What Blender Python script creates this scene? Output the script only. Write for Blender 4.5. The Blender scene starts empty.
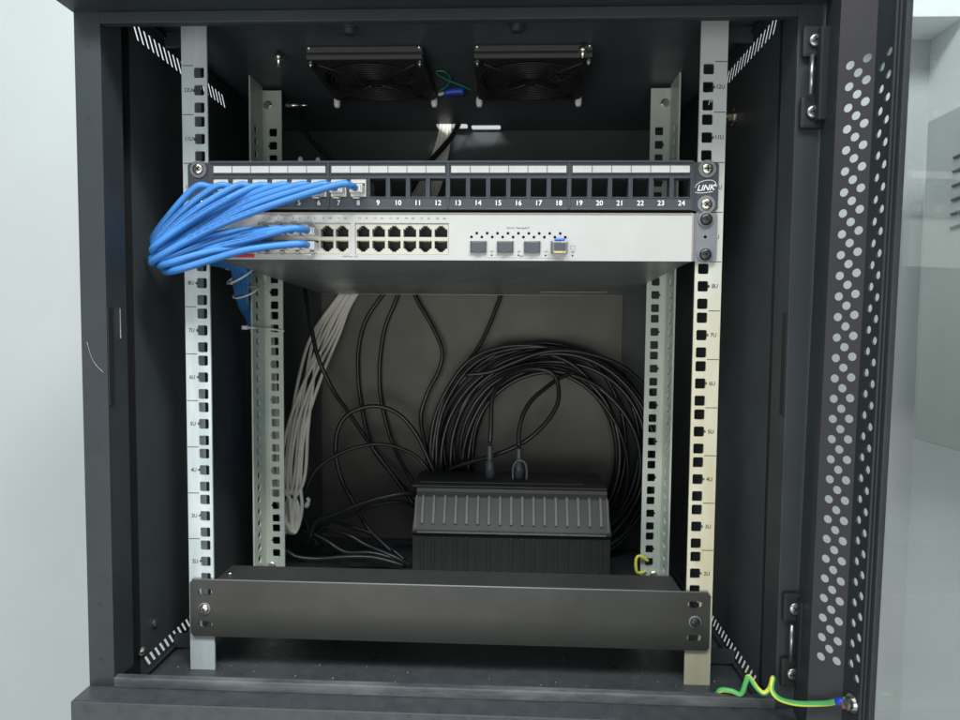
import bpy, bmesh, math, random
from mathutils import Vector, Matrix
from mathutils.geometry import tessellate_polygon
random.seed(7)
S = 0.001                      # everything below is written in millimetres
scene = bpy.context.scene
COL = scene.collection

# ------------------------------------------------------------------ camera
F, CX, CY, CZ, PI_, YA, RO = 650.314, 54.907, -603.088, 296.410, 0.0538, 0.04144, -0.00893
def _axes():
    c, s = math.cos(YA), math.sin(YA)
    x = Vector((c, s, 0)); y = Vector((-s, c, 0)); z = Vector((0, 0, 1))
    cp, sp = math.cos(PI_), math.sin(PI_)
    fwd = cp*y - sp*z; up = sp*y + cp*z
    cr, sr = math.cos(RO), math.sin(RO)
    return cr*x - sr*up, sr*x + cr*up, fwd
RIGHT, UP, FWD = _axes()
cam_d = bpy.data.cameras.new('camera'); cam = bpy.data.objects.new('camera', cam_d); COL.objects.link(cam)
M3 = Matrix((RIGHT, UP, -FWD)).transposed()
cam.matrix_world = Matrix.Translation(Vector((CX, CY, CZ))*S) @ M3.to_4x4()
cam_d.sensor_width = 36; cam_d.lens = F/960*36
cam_d.clip_start = 0.01; cam_d.clip_end = 100
scene.camera = cam

# ------------------------------------------------------------------ light
world = bpy.data.worlds.new('World'); scene.world = world; world.use_nodes = True
wb = world.node_tree.nodes['Background']
wb.inputs[0].default_value = (0.86, 0.97, 1.0, 1); wb.inputs[1].default_value = 0.55
def area(name, loc, target, sx, sy, power, color=(1, 1, 1)):
    l = bpy.data.lights.new(name, 'AREA'); l.shape = 'RECTANGLE'; l.size = sx; l.size_y = sy
    l.energy = power; l.color = color
    o = bpy.data.objects.new(name, l); COL.objects.link(o); o.location = loc
    o.rotation_euler = (Vector(target)-Vector(loc)).to_track_quat('-Z', 'Y').to_euler()
    return o
area('ceiling_lamp', (-0.35, -1.15, 1.75), (0, 0, .25), 1.3, .35, 31, (0.93, 0.98, 1.0))
area('ceiling_lamp', (1.0, -0.9, 1.9), (.6, .3, .2), 1.2, .3, 76, (0.96, 0.99, 1.0))
area('fill_light', (-.4, -2.3, -.35), (0, 0, .3), 1.8, 1.0, 23, (1.0, .97, .92))  # added fill from low behind the camera, lifts roof and switch underside
scene.view_settings.view_transform = 'Standard'; scene.view_settings.look = 'None'
scene.view_settings.exposure = 0.0; scene.view_settings.gamma = 1

def at(px, py, Y):             # point on the plane y = Y seen at a pixel of the 960 x 720 photograph
    d = FWD*F + RIGHT*(px-480) + UP*(360-py)
    t = (Y-CY)/d.y
    return (CX+d.x*t, Y, CZ+d.z*t)

# ------------------------------------------------------------------ materials
def mat(name, color, rough=.5, metal=0.0, spec=.5, var=0.0, vscale=30, bump=0.0, bscale=900,
        rvar=0.0, trans=0.0, ior=1.45, tint=None, coat=0.0, streak=None, sub=0.0):
    m = bpy.data.materials.new(name); m.use_nodes = True
    nt = m.node_tree; b = nt.nodes['Principled BSDF']
    b.inputs['Base Color'].default_value = (*color, 1)
    b.inputs['Roughness'].default_value = rough
    b.inputs['Metallic'].default_value = metal
    b.inputs['Specular IOR Level'].default_value = spec
    b.inputs['Transmission Weight'].default_value = trans
    b.inputs['IOR'].default_value = ior
    b.inputs['Coat Weight'].default_value = coat
    g = nt.nodes.new('ShaderNodeNewGeometry')
    if var or rvar:
        mp = nt.nodes.new('ShaderNodeMapping')
        if streak: mp.inputs['Scale'].default_value = streak
        nt.links.new(g.outputs['Position'], mp.inputs['Vector'])
        n = nt.nodes.new('ShaderNodeTexNoise'); n.inputs['Scale'].default_value = vscale
        n.inputs['Detail'].default_value = 6; n.inputs['Roughness'].default_value = .62
        nt.links.new(mp.outputs[0], n.inputs['Vector'])
        if var:
            mix = nt.nodes.new('ShaderNodeMix'); mix.data_type = 'RGBA'
            t2 = tint or tuple(c*(1-var) for c in color)
            t1 = tuple(min(1, c*(1+var)) for c in color)
            mix.inputs[6].default_value = (*t1, 1); mix.inputs[7].default_value = (*t2, 1)
            r = nt.nodes.new('ShaderNodeMapRange')
            r.inputs[1].default_value = .35; r.inputs[2].default_value = .65
            nt.links.new(n.outputs[0], r.inputs[0]); nt.links.new(r.outputs[0], mix.inputs[0])
            nt.links.new(mix.outputs[2], b.inputs['Base Color'])
        if rvar:
            r2 = nt.nodes.new('ShaderNodeMapRange')
            r2.inputs[1].default_value = .3; r2.inputs[2].default_value = .7
            r2.inputs[3].default_value = max(.05, rough-rvar); r2.inputs[4].default_value = min(1, rough+rvar)
            nt.links.new(n.outputs[0], r2.inputs[0]); nt.links.new(r2.outputs[0], b.inputs['Roughness'])
    if bump:
        n2 = nt.nodes.new('ShaderNodeTexNoise'); n2.inputs['Scale'].default_value = bscale
        n2.inputs['Detail'].default_value = 3
        nt.links.new(g.outputs['Position'], n2.inputs['Vector'])
        bp = nt.nodes.new('ShaderNodeBump'); bp.inputs['Strength'].default_value = bump
        bp.inputs['Distance'].default_value = .0004
        nt.links.new(n2.outputs[0], bp.inputs['Height']); nt.links.new(bp.outputs[0], b.inputs['Normal'])
    return m
M = {}
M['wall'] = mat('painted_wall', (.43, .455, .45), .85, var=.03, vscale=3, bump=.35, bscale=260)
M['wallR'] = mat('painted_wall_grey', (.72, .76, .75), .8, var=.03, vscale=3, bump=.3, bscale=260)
M['black'] = mat('black_powder_coat', (.024, .029, .033), .5, spec=.5, var=.18, vscale=9, bump=.35, bscale=1500, rvar=.1)
M['inner'] = mat('inner_black_powder_coat', (.044, .051, .053), .5, spec=.5, var=.15, vscale=8, bump=.3, bscale=1500, rvar=.1)
M['back'] = mat('back_panel_coat', (.125, .122, .106), .6, spec=.4, var=.14, vscale=7, bump=.3, bscale=1500, rvar=.1)
M['dusty'] = mat('dusty_black_coat', (.030, .035, .038), .36, spec=.55, var=.3, vscale=70, tint=(.052, .058, .061), bump=.4, bscale=1200, rvar=.15)
M['worn'] = mat('scuffed_black_coat', (.035, .041, .046), .45, spec=.5, var=.4, vscale=30, streak=(.5, 1, 2.5), tint=(.13, .135, .135), bump=.5, bscale=700, rvar=.15)
M['blankp'] = mat('blanking_plate_coat', (.034, .035, .032), .42, spec=.5, var=.12, vscale=14, bump=.25, bscale=1500, rvar=.08)
M['zinc'] = mat('zinc_plated_steel', (.50, .545, .55), .42, metal=.12, var=.12, vscale=18, rvar=.08, streak=(3, 3, .6), tint=(.42, .475, .485))
M['zincw'] = mat('warm_reflection_zinc', (.56, .54, .43), .42, metal=.12, var=.1, vscale=14, rvar=.08, streak=(3, 3, .7), tint=(.53, .48, .31))
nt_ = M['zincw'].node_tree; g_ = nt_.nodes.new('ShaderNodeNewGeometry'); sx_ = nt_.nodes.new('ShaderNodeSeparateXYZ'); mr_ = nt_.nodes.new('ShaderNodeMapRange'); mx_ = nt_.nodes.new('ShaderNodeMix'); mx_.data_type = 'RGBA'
nt_.links.new(g_.outputs['Position'], sx_.inputs[0]); nt_.links.new(sx_.outputs[2], mr_.inputs[0])    # warm reflection painted in: yellower lower down, greyer above
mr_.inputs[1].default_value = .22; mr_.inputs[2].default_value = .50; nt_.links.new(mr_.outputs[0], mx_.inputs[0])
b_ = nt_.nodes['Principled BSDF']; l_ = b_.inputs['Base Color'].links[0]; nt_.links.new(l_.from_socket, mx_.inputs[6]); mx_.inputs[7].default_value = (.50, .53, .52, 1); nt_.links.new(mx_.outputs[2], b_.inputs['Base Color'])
M['zincr'] = mat('rear_zinc_plated_steel', (.56, .60, .50), .38, metal=.15, var=.12, vscale=14, rvar=.1, streak=(3, 3, .5), tint=(.50, .56, .54))
M['steel'] = mat('bright_steel', (.75, .74, .70), .25, metal=1)
M['brass'] = mat('nickel_screw', (.80, .74, .60), .22, metal=1, var=.1, vscale=300)
M['blackm'] = mat('black_oxide_screw', (.05, .05, .05), .3, metal=.6)
M['dark'] = mat('recess_black', (.02, .022, .024), .6)
M['print'] = mat('dark_print', (.04, .045, .05), .6)
M['panel'] = mat('patch_panel_plastic', (.050, .058, .068), .42, var=.05, vscale=30, bump=.15, bscale=1800)
M['label'] = mat('label_paper', (.60, .59, .575), .45, var=.05, vscale=40)
M['white'] = mat('white_print', (.85, .86, .87), .5)
M['jack'] = mat('cream_jack_plastic', (.70, .66, .56), .4)
M['switch'] = mat('switch_front_paint', (.46, .455, .44), .5, var=.03, vscale=20, bump=.15, bscale=1500)
M['chassis'] = mat('switch_chassis_paint', (.22, .24, .235), .34, metal=.35, var=.12, vscale=10, rvar=.08, bump=.12, bscale=1200)
M['ear'] = mat('grey_ear_paint', (.17, .178, .19), .5, bump=.15, bscale=1500)
M['shield'] = mat('port_shield', (.60, .58, .50), .35, metal=.5)
M['cage'] = mat('cage_metal', (.30, .31, .32), .3, metal=.9)
M['plugb'] = mat('cage_plug_rubber', (.07, .08, .09), .35)
M['blue'] = mat('blue_cable_jacket', (.045, .20, .52), .38, var=.08, vscale=40, spec=.45)
M['bprint'] = mat('navy_jacket_print', (.02, .07, .25), .5)
M['bluel'] = mat('blue_latch', (.05, .16, .6), .4)
M['clear'] = mat('clear_plug_plastic', (.88, .90, .92), .18, trans=.45, ior=1.5)
M['gold'] = mat('gold_contact', (.85, .62, .25), .25, metal=1)
M['red'] = mat('red_badge', (.62, .03, .05), .4)
M['wcable'] = mat('grey_white_cable_jacket', (.80, .77, .70), .45, var=.06, vscale=40)
M['bcable'] = mat('black_cable_jacket', (.018, .020, .020), .33, spec=.55, rvar=.08, vscale=60)
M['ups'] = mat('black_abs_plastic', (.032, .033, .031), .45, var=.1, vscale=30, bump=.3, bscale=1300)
M['upsr'] = mat('lit_black_ribs', (.17, .168, .152), .5, var=.08, vscale=30)  # lighter than the casing: light on the sloped upper ribs is painted in
M['band'] = mat('lit_vent_band', (.062, .062, .056), .5, var=.08, vscale=30)  # casing plastic with the light on its sloping face painted in
M['roof'] = mat('roof_powder_coat', (.062, .075, .084), .45, var=.15, vscale=8, bump=.3, bscale=1500, rvar=.1)
M['tie'] = mat('nylon_tie', (.75, .77, .75), .4)
M['fan'] = mat('fan_frame_plastic', (.024, .024, .024), .4, rvar=.1, vscale=60)
M['fanf'] = mat('fan_lit_front', (.085, .085, .082), .4)  # lighter copy of the fan plastic: light on the front face painted in
M['green'] = mat('green_insulation', (.09, .42, .12), .4)
M['yellow'] = mat('yellow_insulation', (.72, .72, .10), .4)
M['dgreen'] = mat('green_thin_wire', (.03, .30, .14), .4)
M['sleeve'] = mat('blue_sleeve', (.02, .06, .42), .4)
M['rim'] = mat('bare_sheet_edge', (.30, .26, .235), .5)
M['brown'] = mat('brown_copper_lug', (.20, .09, .07), .45, metal=.4)
M['glass'] = mat('tempered_door_glass', (.985, 1.0, 1.0), .0, trans=1.0, ior=1.45)
M['strip'] = mat('door_strip_reflection', (.042, .039, .045), .42, var=.1, vscale=9, bump=.3, bscale=1500, rvar=.06)  # purplish and lighter than the next face: a reflection put into the colour
M['box'] = mat('grey_green_box_paint', (.46, .50, .475), .55, var=.03, vscale=6)
M['rubber'] = mat('black_rubber', (.010, .011, .012), .7)
M['sticker'] = mat('silver_sticker', (.30, .32, .31), .35, metal=.3)

# ------------------------------------------------------------------ mesh builder
lean = [False]               # the open door hangs a little out of true
class MB:
    def __init__(self): self.v = []; self.f = []; self.s = []; self.m = []
    def add(self, vs, fs, smooth=False, mi=0):
        o = len(self.v); self.v += [tuple(p) for p in vs]
        for f in fs: self.f.append([i+o for i in f]); self.s.append(smooth); self.m.append(mi)
        return self
    def box(self, x0, x1, y0, y1, z0, z1, bev=0.0, mi=0, xf=None):
        bm = bmesh.new(); bmesh.ops.create_cube(bm, size=1)
        for v in bm.verts:
            v.co = ((x0+x1)/2+v.co.x*(x1-x0), (y0+y1)/2+v.co.y*(y1-y0), (z0+z1)/2+v.co.z*(z1-z0))
        if bev: bmesh.ops.bevel(bm, geom=list(bm.edges), offset=bev, segments=2, affect='EDGES', profile=.6)
        bm.verts.ensure_lookup_table()
        vs = [v.co.copy() for v in bm.verts]
        if xf: vs = [xf(v) for v in vs]
        self.add(vs, [[v.index for v in f.verts] for f in bm.faces], False, mi); bm.free(); return self
    def plate(self, outer, holes, o, u, v, n, t, mi=0):     # flat sheet with real holes
        o, u, v, n = Vector(o), Vector(u).normalized(), Vector(v).normalized(), Vector(n).normalized()
        loops = [outer]+holes
        def ar(L): return abs(sum(L[i][0]*L[(i+1) % len(L)][1]-L[(i+1) % len(L)][0]*L[i][1] for i in range(len(L))))/2
        want = ar(outer)-sum(ar(h) for h in holes); P0 = [p for L in loops for p in L]
        for ang in (0, .31, .77, 1.13, 1.4, 2.0):
            ca, sa = math.cos(ang), math.sin(ang)
            tri = tessellate_polygon([[Vector((a*ca-b*sa, a*sa+b*ca, 0)) for a, b in L] for L in loops])
            if abs(sum(ar([P0[i] for i in t_]) for t_ in tri)-want) < want*.002: break
        else: print('PLATE FAILED', len(holes))
        P = [p for L in loops for p in L]; N = len(P)
        vs = [o+u*a+v*b for a, b in P]+[o+u*a+v*b+n*t for a, b in P]
        fs = []
        for a, b, c in tri: fs.append([a, b, c]); fs.append([a+N, c+N, b+N])
        k = 0
        for L in loops:
            l = len(L)
            for i in range(l):
                j = (i+1) % l; fs.append([k+i, k+i+N, k+j+N, k+j])
            k += l
        return self.add(vs, fs, False, mi)
    def ring(self, c, ax, r, n):
        ax = Vector(ax).normalized(); a = ax.orthogonal().normalized(); b = ax.cross(a)
        return [Vector(c)+a*r*math.cos(2*math.pi*i/n)+b*r*math.sin(2*math.pi*i/n) for i in range(n)]
    def lathe(self, c, ax, prof, n=20, smooth=False, mi=0):  # prof: (distance along axis, radius)
        c = Vector(c); ax = Vector(ax).normalized(); vs = []; fs = []
        for d, r in prof: vs += self.ring(c+ax*d, ax, max(r, .001), n)
        for k in range(len(prof)-1):
            for i in range(n):
                j = (i+1) % n; fs.append([k*n+i, k*n+j, (k+1)*n+j, (k+1)*n+i])
        fs.append(list(range(n))[::-1]); fs.append([(len(prof)-1)*n+i for i in range(n)])
        return self.add(vs, fs, smooth, mi)
    def cyl(self, p0, p1, r, n=16, mi=0, smooth=True):
        p0, p1 = Vector(p0), Vector(p1); d = p1-p0
        o = len(self.s); self.lathe(p0, d, [(0, r), (d.length, r)], n, smooth, mi)
        self.s[-1] = self.s[-2] = False; return self
    def tube(self, pts, r, n=10, sub=8, twist=0, split=False, flat=1.0):
        P = [Vector(p) for p in pts]; Q = []
        if sub > 1 and len(P) > 2:
            E = [P[0]*2-P[1]]+P+[P[-1]*2-P[-2]]
            for i in range(1, len(E)-2):
                a, b, c, d = E[i-1:i+3]
                for k in range(sub):
                    t = k/sub
                    Q.append(.5*((2*b)+(c-a)*t+(2*a-5*b+4*c-d)*t*t+(3*b-a-3*c+d)*t**3))
            Q.append(P[-1])
        else: Q = P
        self.Q = Q
        T = [(Q[min(i+1, len(Q)-1)]-Q[max(i-1, 0)]).normalized() for i in range(len(Q))]
        nrm = T[0].orthogonal().normalized(); vs = []; fs = []; ms = []
        for i, (q, t) in enumerate(zip(Q, T)):
            nrm = (nrm-t*nrm.dot(t)).normalized(); b = t.cross(nrm)
            for k in range(n):
                a = 2*math.pi*k/n+twist*i
                vs.append(q+(nrm*math.cos(a)+b*math.sin(a)*flat)*r)
        for i in range(len(Q)-1):
            for k in range(n):
                j = (k+1) % n
                fs.append([i*n+k, i*n+j, (i+1)*n+j, (i+1)*n+k]); ms.append(1 if split and k < n*.4 else 0)
        o = len(self.v); self.v += [tuple(p) for p in vs]
        for f, mi in zip(fs, ms): self.f.append([x+o for x in f]); self.s.append(True); self.m.append(mi)
        for cap in (list(range(n))[::-1], [(len(Q)-1)*n+k for k in range(n)]):
            self.f.append([x+o for x in cap]); self.s.append(False); self.m.append(0)
        return self
    def text(self, s, size, x, y, z, align='CENTER', ext=.06, shear=0, tilt=0, sx=1, mi=0, bold=0):
        c = bpy.data.curves.new('t', 'FONT'); c.body = s; c.size = size; c.align_x = align; c.align_y = 'CENTER'
        c.extrude = ext; c.shear = shear; c.resolution_u = 3; c.offset = bold
        o = bpy.data.objects.new('t', c); me = bpy.data.meshes.new_from_object(o)
        ct, st = math.cos(tilt), math.sin(tilt)
        self.add([(x+(v.co.x*ct-v.co.y*st)*sx, y-v.co.z, z+v.co.x*st+v.co.y*ct) for v in me.vertices],
                 [list(p.vertices) for p in me.polygons], False, mi)
        bpy.data.objects.remove(o); bpy.data.curves.remove(c); bpy.data.meshes.remove(me); return self
    def build(self, name, mats, parent=None, origin=None):
        if not isinstance(mats, (list, tuple)): mats = [mats]
        if lean[0]: self.v = [(x-.011*(486-z), y, z) for x, y, z in self.v]
        xs, ys, zs = zip(*self.v)
        O = Vector(origin) if origin else Vector(((min(xs)+max(xs))/2, (min(ys)+max(ys))/2, min(zs)))
        me = bpy.data.meshes.new(name)
        me.from_pydata([(Vector(p)-O)*S for p in self.v], [], self.f)
        me.polygons.foreach_set('use_smooth', self.s); me.polygons.foreach_set('material_index', self.m)
        for m in mats: me.materials.append(M[m])
        me.update()
        bm = bmesh.new(); bm.from_mesh(me); bmesh.ops.recalc_face_normals(bm, faces=bm.faces); bm.to_mesh(me); bm.free()
        o = bpy.data.objects.new(name, me); COL.objects.link(o)
        o['o'] = list(O)
        base = Vector(parent['o']) if parent else Vector((0, 0, 0))
        o.parent = parent; o.location = (O-base)*S
        return o
def thing(name, label, cat, loc, group=None):
    o = bpy.data.objects.new(name, None); COL.objects.link(o); o.empty_display_size = .02
    o.location = Vector(loc)*S; o['o'] = list(loc); o['label'] = label; o['category'] = cat
    if group: o['group'] = group
    return o
def tag(o, label, cat, group=None):
    o['label'] = label; o['category'] = cat
    if group: o['group'] = group
    return o
def circ(cx, cy, r, n=14): return [(cx+r*math.cos(2*math.pi*i/n), cy+r*math.sin(2*math.pi*i/n)) for i in range(n)]
def rect(x0, x1, y0, y1, c=0):
    if not c: return [(x0, y0), (x1, y0), (x1, y1), (x0, y1)]
    return [(x0+c, y0), (x1-c, y0), (x1, y0+c), (x1, y1-c), (x1-c, y1), (x0+c, y1), (x0, y1-c), (x0, y0+c)]
X_, Y_, Z_ = Vector((1, 0, 0)), Vector((0, 1, 0)), Vector((0, 0, 1))
U = 44.45
def screw(c, parent, m='brass', r=4.6, washer=0, axis=(0, -1, 0), h=2.6, label=None):
    s = MB()
    if washer: s.lathe(c, axis, [(0, washer), (.8, washer), (1.2, washer-.5), (1.2, r)], 24, mi=1)
    s.lathe(Vector(c)+Vector(axis)*.6, axis, [(0, r), (h*.55, r), (h*.85, r*.85), (h, r*.55)], 20, True)
    o = s.build('screw', [m, 'ear'], parent)
    if abs(axis[1]) > .9:
        a = random.uniform(0, 1.5); q = MB(); y = c[1]-h-.75
        for k in (0, 1):
            ca, sa = math.cos(a+k*math.pi/2), math.sin(a+k*math.pi/2); L, w = r*.62, r*.13
            q.add([(c[0]+ca*i*L-sa*j*w, y+d, c[2]+sa*i*L+ca*j*w) for d in (0, .4) for i, j in ((-1, -1), (1, -1), (1, 1), (-1, 1))],
                  [[0, 1, 2, 3], [7, 6, 5, 4], [0, 4, 5, 1], [1, 5, 6, 2], [2, 6, 7, 3], [3, 7, 4, 0]])
        q.build('cross_recess', 'dark', o)
    return o

# ------------------------------------------------------------------ the room
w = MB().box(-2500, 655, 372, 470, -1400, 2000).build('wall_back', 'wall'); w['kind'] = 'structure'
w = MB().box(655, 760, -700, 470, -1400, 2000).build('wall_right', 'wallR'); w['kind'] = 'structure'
# louvred grey box hung on the right wall
t = thing('wall_cabinet', 'grey-green metal box with short louvres on the wall behind the glass door', 'wall cabinet', (628, 80, 150))
MB().box(600, 654.5, -160, 281, 150, 566, 2).build('housing', 'box', t)
for k in range(6):
    z = 505-k*17; lv = MB()
    lv.tube([(598.5, 225-i*20, z+2.5*math.sin(i*.8)) for i in range(5)], 1.7, 8, 2)
    lv.build('louvre', 'ear', t)
tag(MB().box(540, 655, 300, 371.5, 707, 760, 1).build('light_band_bar', 'wallR'), 'pale square added trunking high on the wall behind the glass door', 'bar')  # added bar standing in for a brighter band above the box

# ------------------------------------------------------------------ the cabinet
cab = thing('network_cabinet', 'black twelve-unit wall cabinet with its glass door swung open to the right', 'cabinet', (0, 150, -52))
def side(sgn):
    x = 285*sgn; holes = []
    for z0, z1 in ((553, 566), (-32.5, -21)):
        n = 22
        for i in range(n):
            y0 = -17+i*8.7
            holes.append([(y0, z1), (y0+3.9, z1), (y0+11.9, z0), (y0+8.0, z0)])
    holes.append(circ(112, 482, 1.6, 8)) if sgn < 0 else None
    MB().plate(rect(-22, 371, -50, 590), holes, (x, 0, 0), Y_, Z_, (sgn, 0, 0), .6).build('side_panel', 'inner', cab)
    MB().box(min(292*sgn, 293.5*sgn), max(292*sgn, 293.5*sgn), -47.5, -22.2, -50, 590).build('post_gap_shade', 'rubber', cab)  # dark plate added for the shade in the gap behind the post
    MB().box(min(285.65*sgn, 299*sgn), max(285.65*sgn, 299*sgn), -22, -20.8, -50, 590).build('post_web', 'rubber', cab)
    m = MB()      # front post: flat face, inward return and rear lip
    m.box(min(278*sgn, 300*sgn), max(278*sgn, 300*sgn), -75, -73, -16, 547, .5)
    m.box(min(278*sgn, 280*sgn), max(278*sgn, 280*sgn), -73, -48, -12, 547, .4)
    m.box(min(278*sgn, 286*sgn), max(278*sgn, 286*sgn), -48, -46, -12, 547, .4)
    m.box(min(298*sgn, 300*sgn), max(298*sgn, 300*sgn), -73, 371, -50, 590, .3) if False else None
    for zz in (553.5, -23):
        m.box(min(281*sgn, 284.9*sgn), max(281*sgn, 284.9*sgn), -45, 370, zz+(20 if zz > 0 else -14), zz+(22 if zz > 0 else -12), .4)
    o = m.build('front_post', 'black', cab)
    for z in ((520, 462, 56, 8) if sgn < 0 else ()): MB().cyl((x-4, -75.15, z), (x-4, -74, z), 1.9, 12).build('screw_hole', 'dark', o)
    MB().box(min(276.8*sgn, 277.9*sgn), max(276.8*sgn, 277.9*sgn), -74.5, -67, 226, 308, .3).build('catch_strip', 'rubber', o)
    if sgn < 0: MB().tube([at(87, 342, -75.4), at(91, 356, -75.4), at(96, 365, -75.4), at(104, 373, -75.4)], .22, 6, 4).build('scratch', 'sticker', o)
    if sgn < 0: MB().box(-277.9, -276.6, -58, -56.8, 282, 308, .3).build('edge_clip', 'steel', o)
    return o
pl = side(-1); pr = side(1)
MB().box(-284, 284, 370, 371.4, -50, 581.8).build('back_panel', 'inner', cab)
MB().box(-225, 225, 367.2, 369.6, -30, 400, .8).build('back_cover', 'back', cab)
# ceiling sheet with the cable entry at the rear
MB().plate(rect(-284.5, 284.5, -72, 371.2), [rect(-50, -5.5, 338, 362, 2), rect(0, 42, 345, 367, 2), circ(-95, 138, 52, 40), circ(78, 138, 52, 40)], (0, 0, 582), X_, Y_, Z_, 1.4).build('top_sheet', 'roof', cab)
MB().box(-284.5, 284.5, -72, 369.5, -42, -40.4).build('floor_sheet', 'dusty', cab)
fr = MB(); fr.box(-277.9, 277.9, -75.3, -73, 538, 547, .5); fr.box(-277.9, 277.9, -73, -68, 538, 539.5, .5); fr.box(-277.9, 277.9, -71, -69.5, 547.1, 581, .4)
fr.build('top_rail', 'black', cab)
fr = MB(); fr.box(-277.9, 277.9, -76.5, -73.5, -16.3, -7, 1.2); fr.box(-277.9, 277.9, -73.4, -70, -8.6, -7, .5); fr.box(-277.9, 277.9, -71.6, -70, -40, -8.7, .4)
fr.build('bottom_rail', 'worn', cab)
MB().box(-301, 301, -95, -72, 547.3, 549.3, .4).box(-301, 301, -95, -93, 549.6, 600, .5).box(-300.5, 300.5, -92, 320, 596, 598).build('top_cap', 'black', cab)
cp = MB().box(-301, 301, -96, -74, -18.5, -16.2, .6).box(-301, 301, -98, -96, -62, -16.2, .9).box(-300, 300, -95, 371, -62, -60)
cp.build('bottom_cap', 'dusty', cab)


# rails
def hole(x, z, notch): 
    h = 4.75
    p = [(x-h, z-h+1), (x-h+1, z-h), (x+h-1, z-h), (x+h, z-h+1)]
    if notch > 0: p += [(x+h, z-1.6), (x+h+1.5, z-1), (x+h+1.5, z+1), (x+h, z+1.6)]
    p += [(x+h, z+h-1), (x+h-1, z+h), (x-h+1, z+h), (x-h, z+h-1)]
    if notch < 0: p += [(x-h, z+1.6), (x-h-1.5, z+1), (x-h-1.5, z-1), (x-h, z-1.6)]
    return p
def rail(sgn, front):
    x0, x1 = (225, 249) if front else (222, 247)
    a, b = min(x0*sgn, x1*sgn), max(x0*sgn, x1*sgn)
    holes = []; Yf = 0 if front else 190.7
    for k in range(12):
        for j, dz in enumerate((-15.875, 0, 15.875)):
            z = (k+.5)*U+dz+(0 if front else 1)
            holes.append(hole(232.5*sgn, z, sgn if j == 1 else 0))
    zb, zt = (-40.2, 581.5) if front else (-40.2, 578)
    m = MB(); m.plate(rect(a, b, zb, zt), holes, (0, Yf, 0), X_, Z_, Y_, 2)
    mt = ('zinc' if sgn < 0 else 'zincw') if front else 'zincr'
    xo = (247 if front else 245)*sgn
    if front: m.plate(rect(2, 34, zb, zt), [], (xo, Yf, 0), Y_, Z_, (sgn, 0, 0), 2)
    else:
        hs = [[(y, z) for y, z in rect(-27, -17, (k/3)*U+3, (k/3)*U+11.5, 2)] for k in range(36)]
        m.plate(rect(-38, 0, zb, zt+4), hs, (xo, Yf, 0), Y_, Z_, (sgn, 0, 0), 2)
        m.box(min(xo-sgn*4, xo), max(xo-sgn*4, xo), Yf-.6, Yf, zb, zt, .2)
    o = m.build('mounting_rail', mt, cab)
    if front:
        q = MB()
        for k in range(12):
            q.text('%dU' % (k+1), 5.2, 243.2*sgn if sgn > 0 else -243.0, Yf-.08, (k+.5)*U, ext=.05, sx=.9, bold=.09)
        for k in range(1, 13):
            q.box(min(238*sgn, 248.6*sgn), max(238*sgn, 248.6*sgn), Yf-.12, Yf-.03, k*U-.35, k*U+.35)
        q.build('unit_numbers', 'print', o)
    else:
        s = MB(); s.lathe((238*sgn, Yf-1, 560), (0, -1, 0), [(0, 5), (2, 5), (3, 3.5)], 14)
        s.build('bolt', 'steel', o)
        MB().lathe((238*sgn, Yf-1, -8), (0, -1, 0), [(0, 5), (2, 5), (3, 3.5)], 14).build('bolt', 'steel', o)
    return o
for fr_ in (True, False):
    for sgn in (-1, 1): rail(sgn, fr_)
# depth brackets joining the rails to the sides and their bolts
for sgn in (-1, 1):
    for z in (-38, 300, 566):
        m = MB().box(min(249.2*sgn, 284*sgn), max(249.2*sgn, 284*sgn), 36, 40, z, z+14, .4) if z != 300 else None
        if m: m.build('rail_bracket', 'inner', cab)
b = MB().lathe((284.5, 84, 511), (-1, 0, 0), [(0, 9), (2, 9), (2, 6.5), (8, 6.5), (9, 4), (14, 4), (14.5, 2)], 14)
b.build('side_bolt', 'brass', cab)
b = MB().lathe((-284.5, 0, 5), (1, 0, 0), [(0, 4), (2, 4), (3, 2)], 12); b.build('side_bolt', 'steel', cab)
b = MB().lathe((-284.5, -22, -12), (1, 0, 0), [(0, 4.5), (1, 4.5), (3, 3)], 12); b.build('side_bolt', 'steel', cab)
for x, y in ((-188, 86), (308-180, 74)):
    MB().cyl((x, y, 582), (x, y, 566), 2.2, 10).cyl((x, y, 578), (x, y, 573), 4.2, 6).build('cage_bolt', 'brass', cab)
for x, y in ((-101, 36), (61, 33)):
    MB().lathe((x, y, 582), (0, 0, -1), [(0, 9), (2, 9), (3, 6), (7, 5.5), (7.5, 3)], 12).build('ceiling_screw', 'cage', cab)
MB().cyl((-216, 190, 560), (-200, 190, 560), 3, 10).cyl((-200, 190, 560), (-190, 190, 560), 1.8, 10).build('rail_stud', 'steel', cab)

# hinges on the right post
for zs in ((517, 463), (70.7, 16.6)):
    za, zb = zs
    h = MB(); h.box(280, 299, -80, -75.6, za-12, za+12, 2.5); h.box(280, 299, -80, -75.6, zb-12, zb+12, 2.5)
    h.box(290, 300, -88, -80.2, zb-8, za+8, 1.5)
    o = h.build('hinge', 'rubber', cab)
    MB().cyl((285.5, -84, zb+12), (285.5, -84, za-12), 1.7, 12).build('hinge_pin', 'cage', o)
    for z in (za, zb): screw((289, -80, z), o, 'cage', 5, h=2.2)
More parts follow.
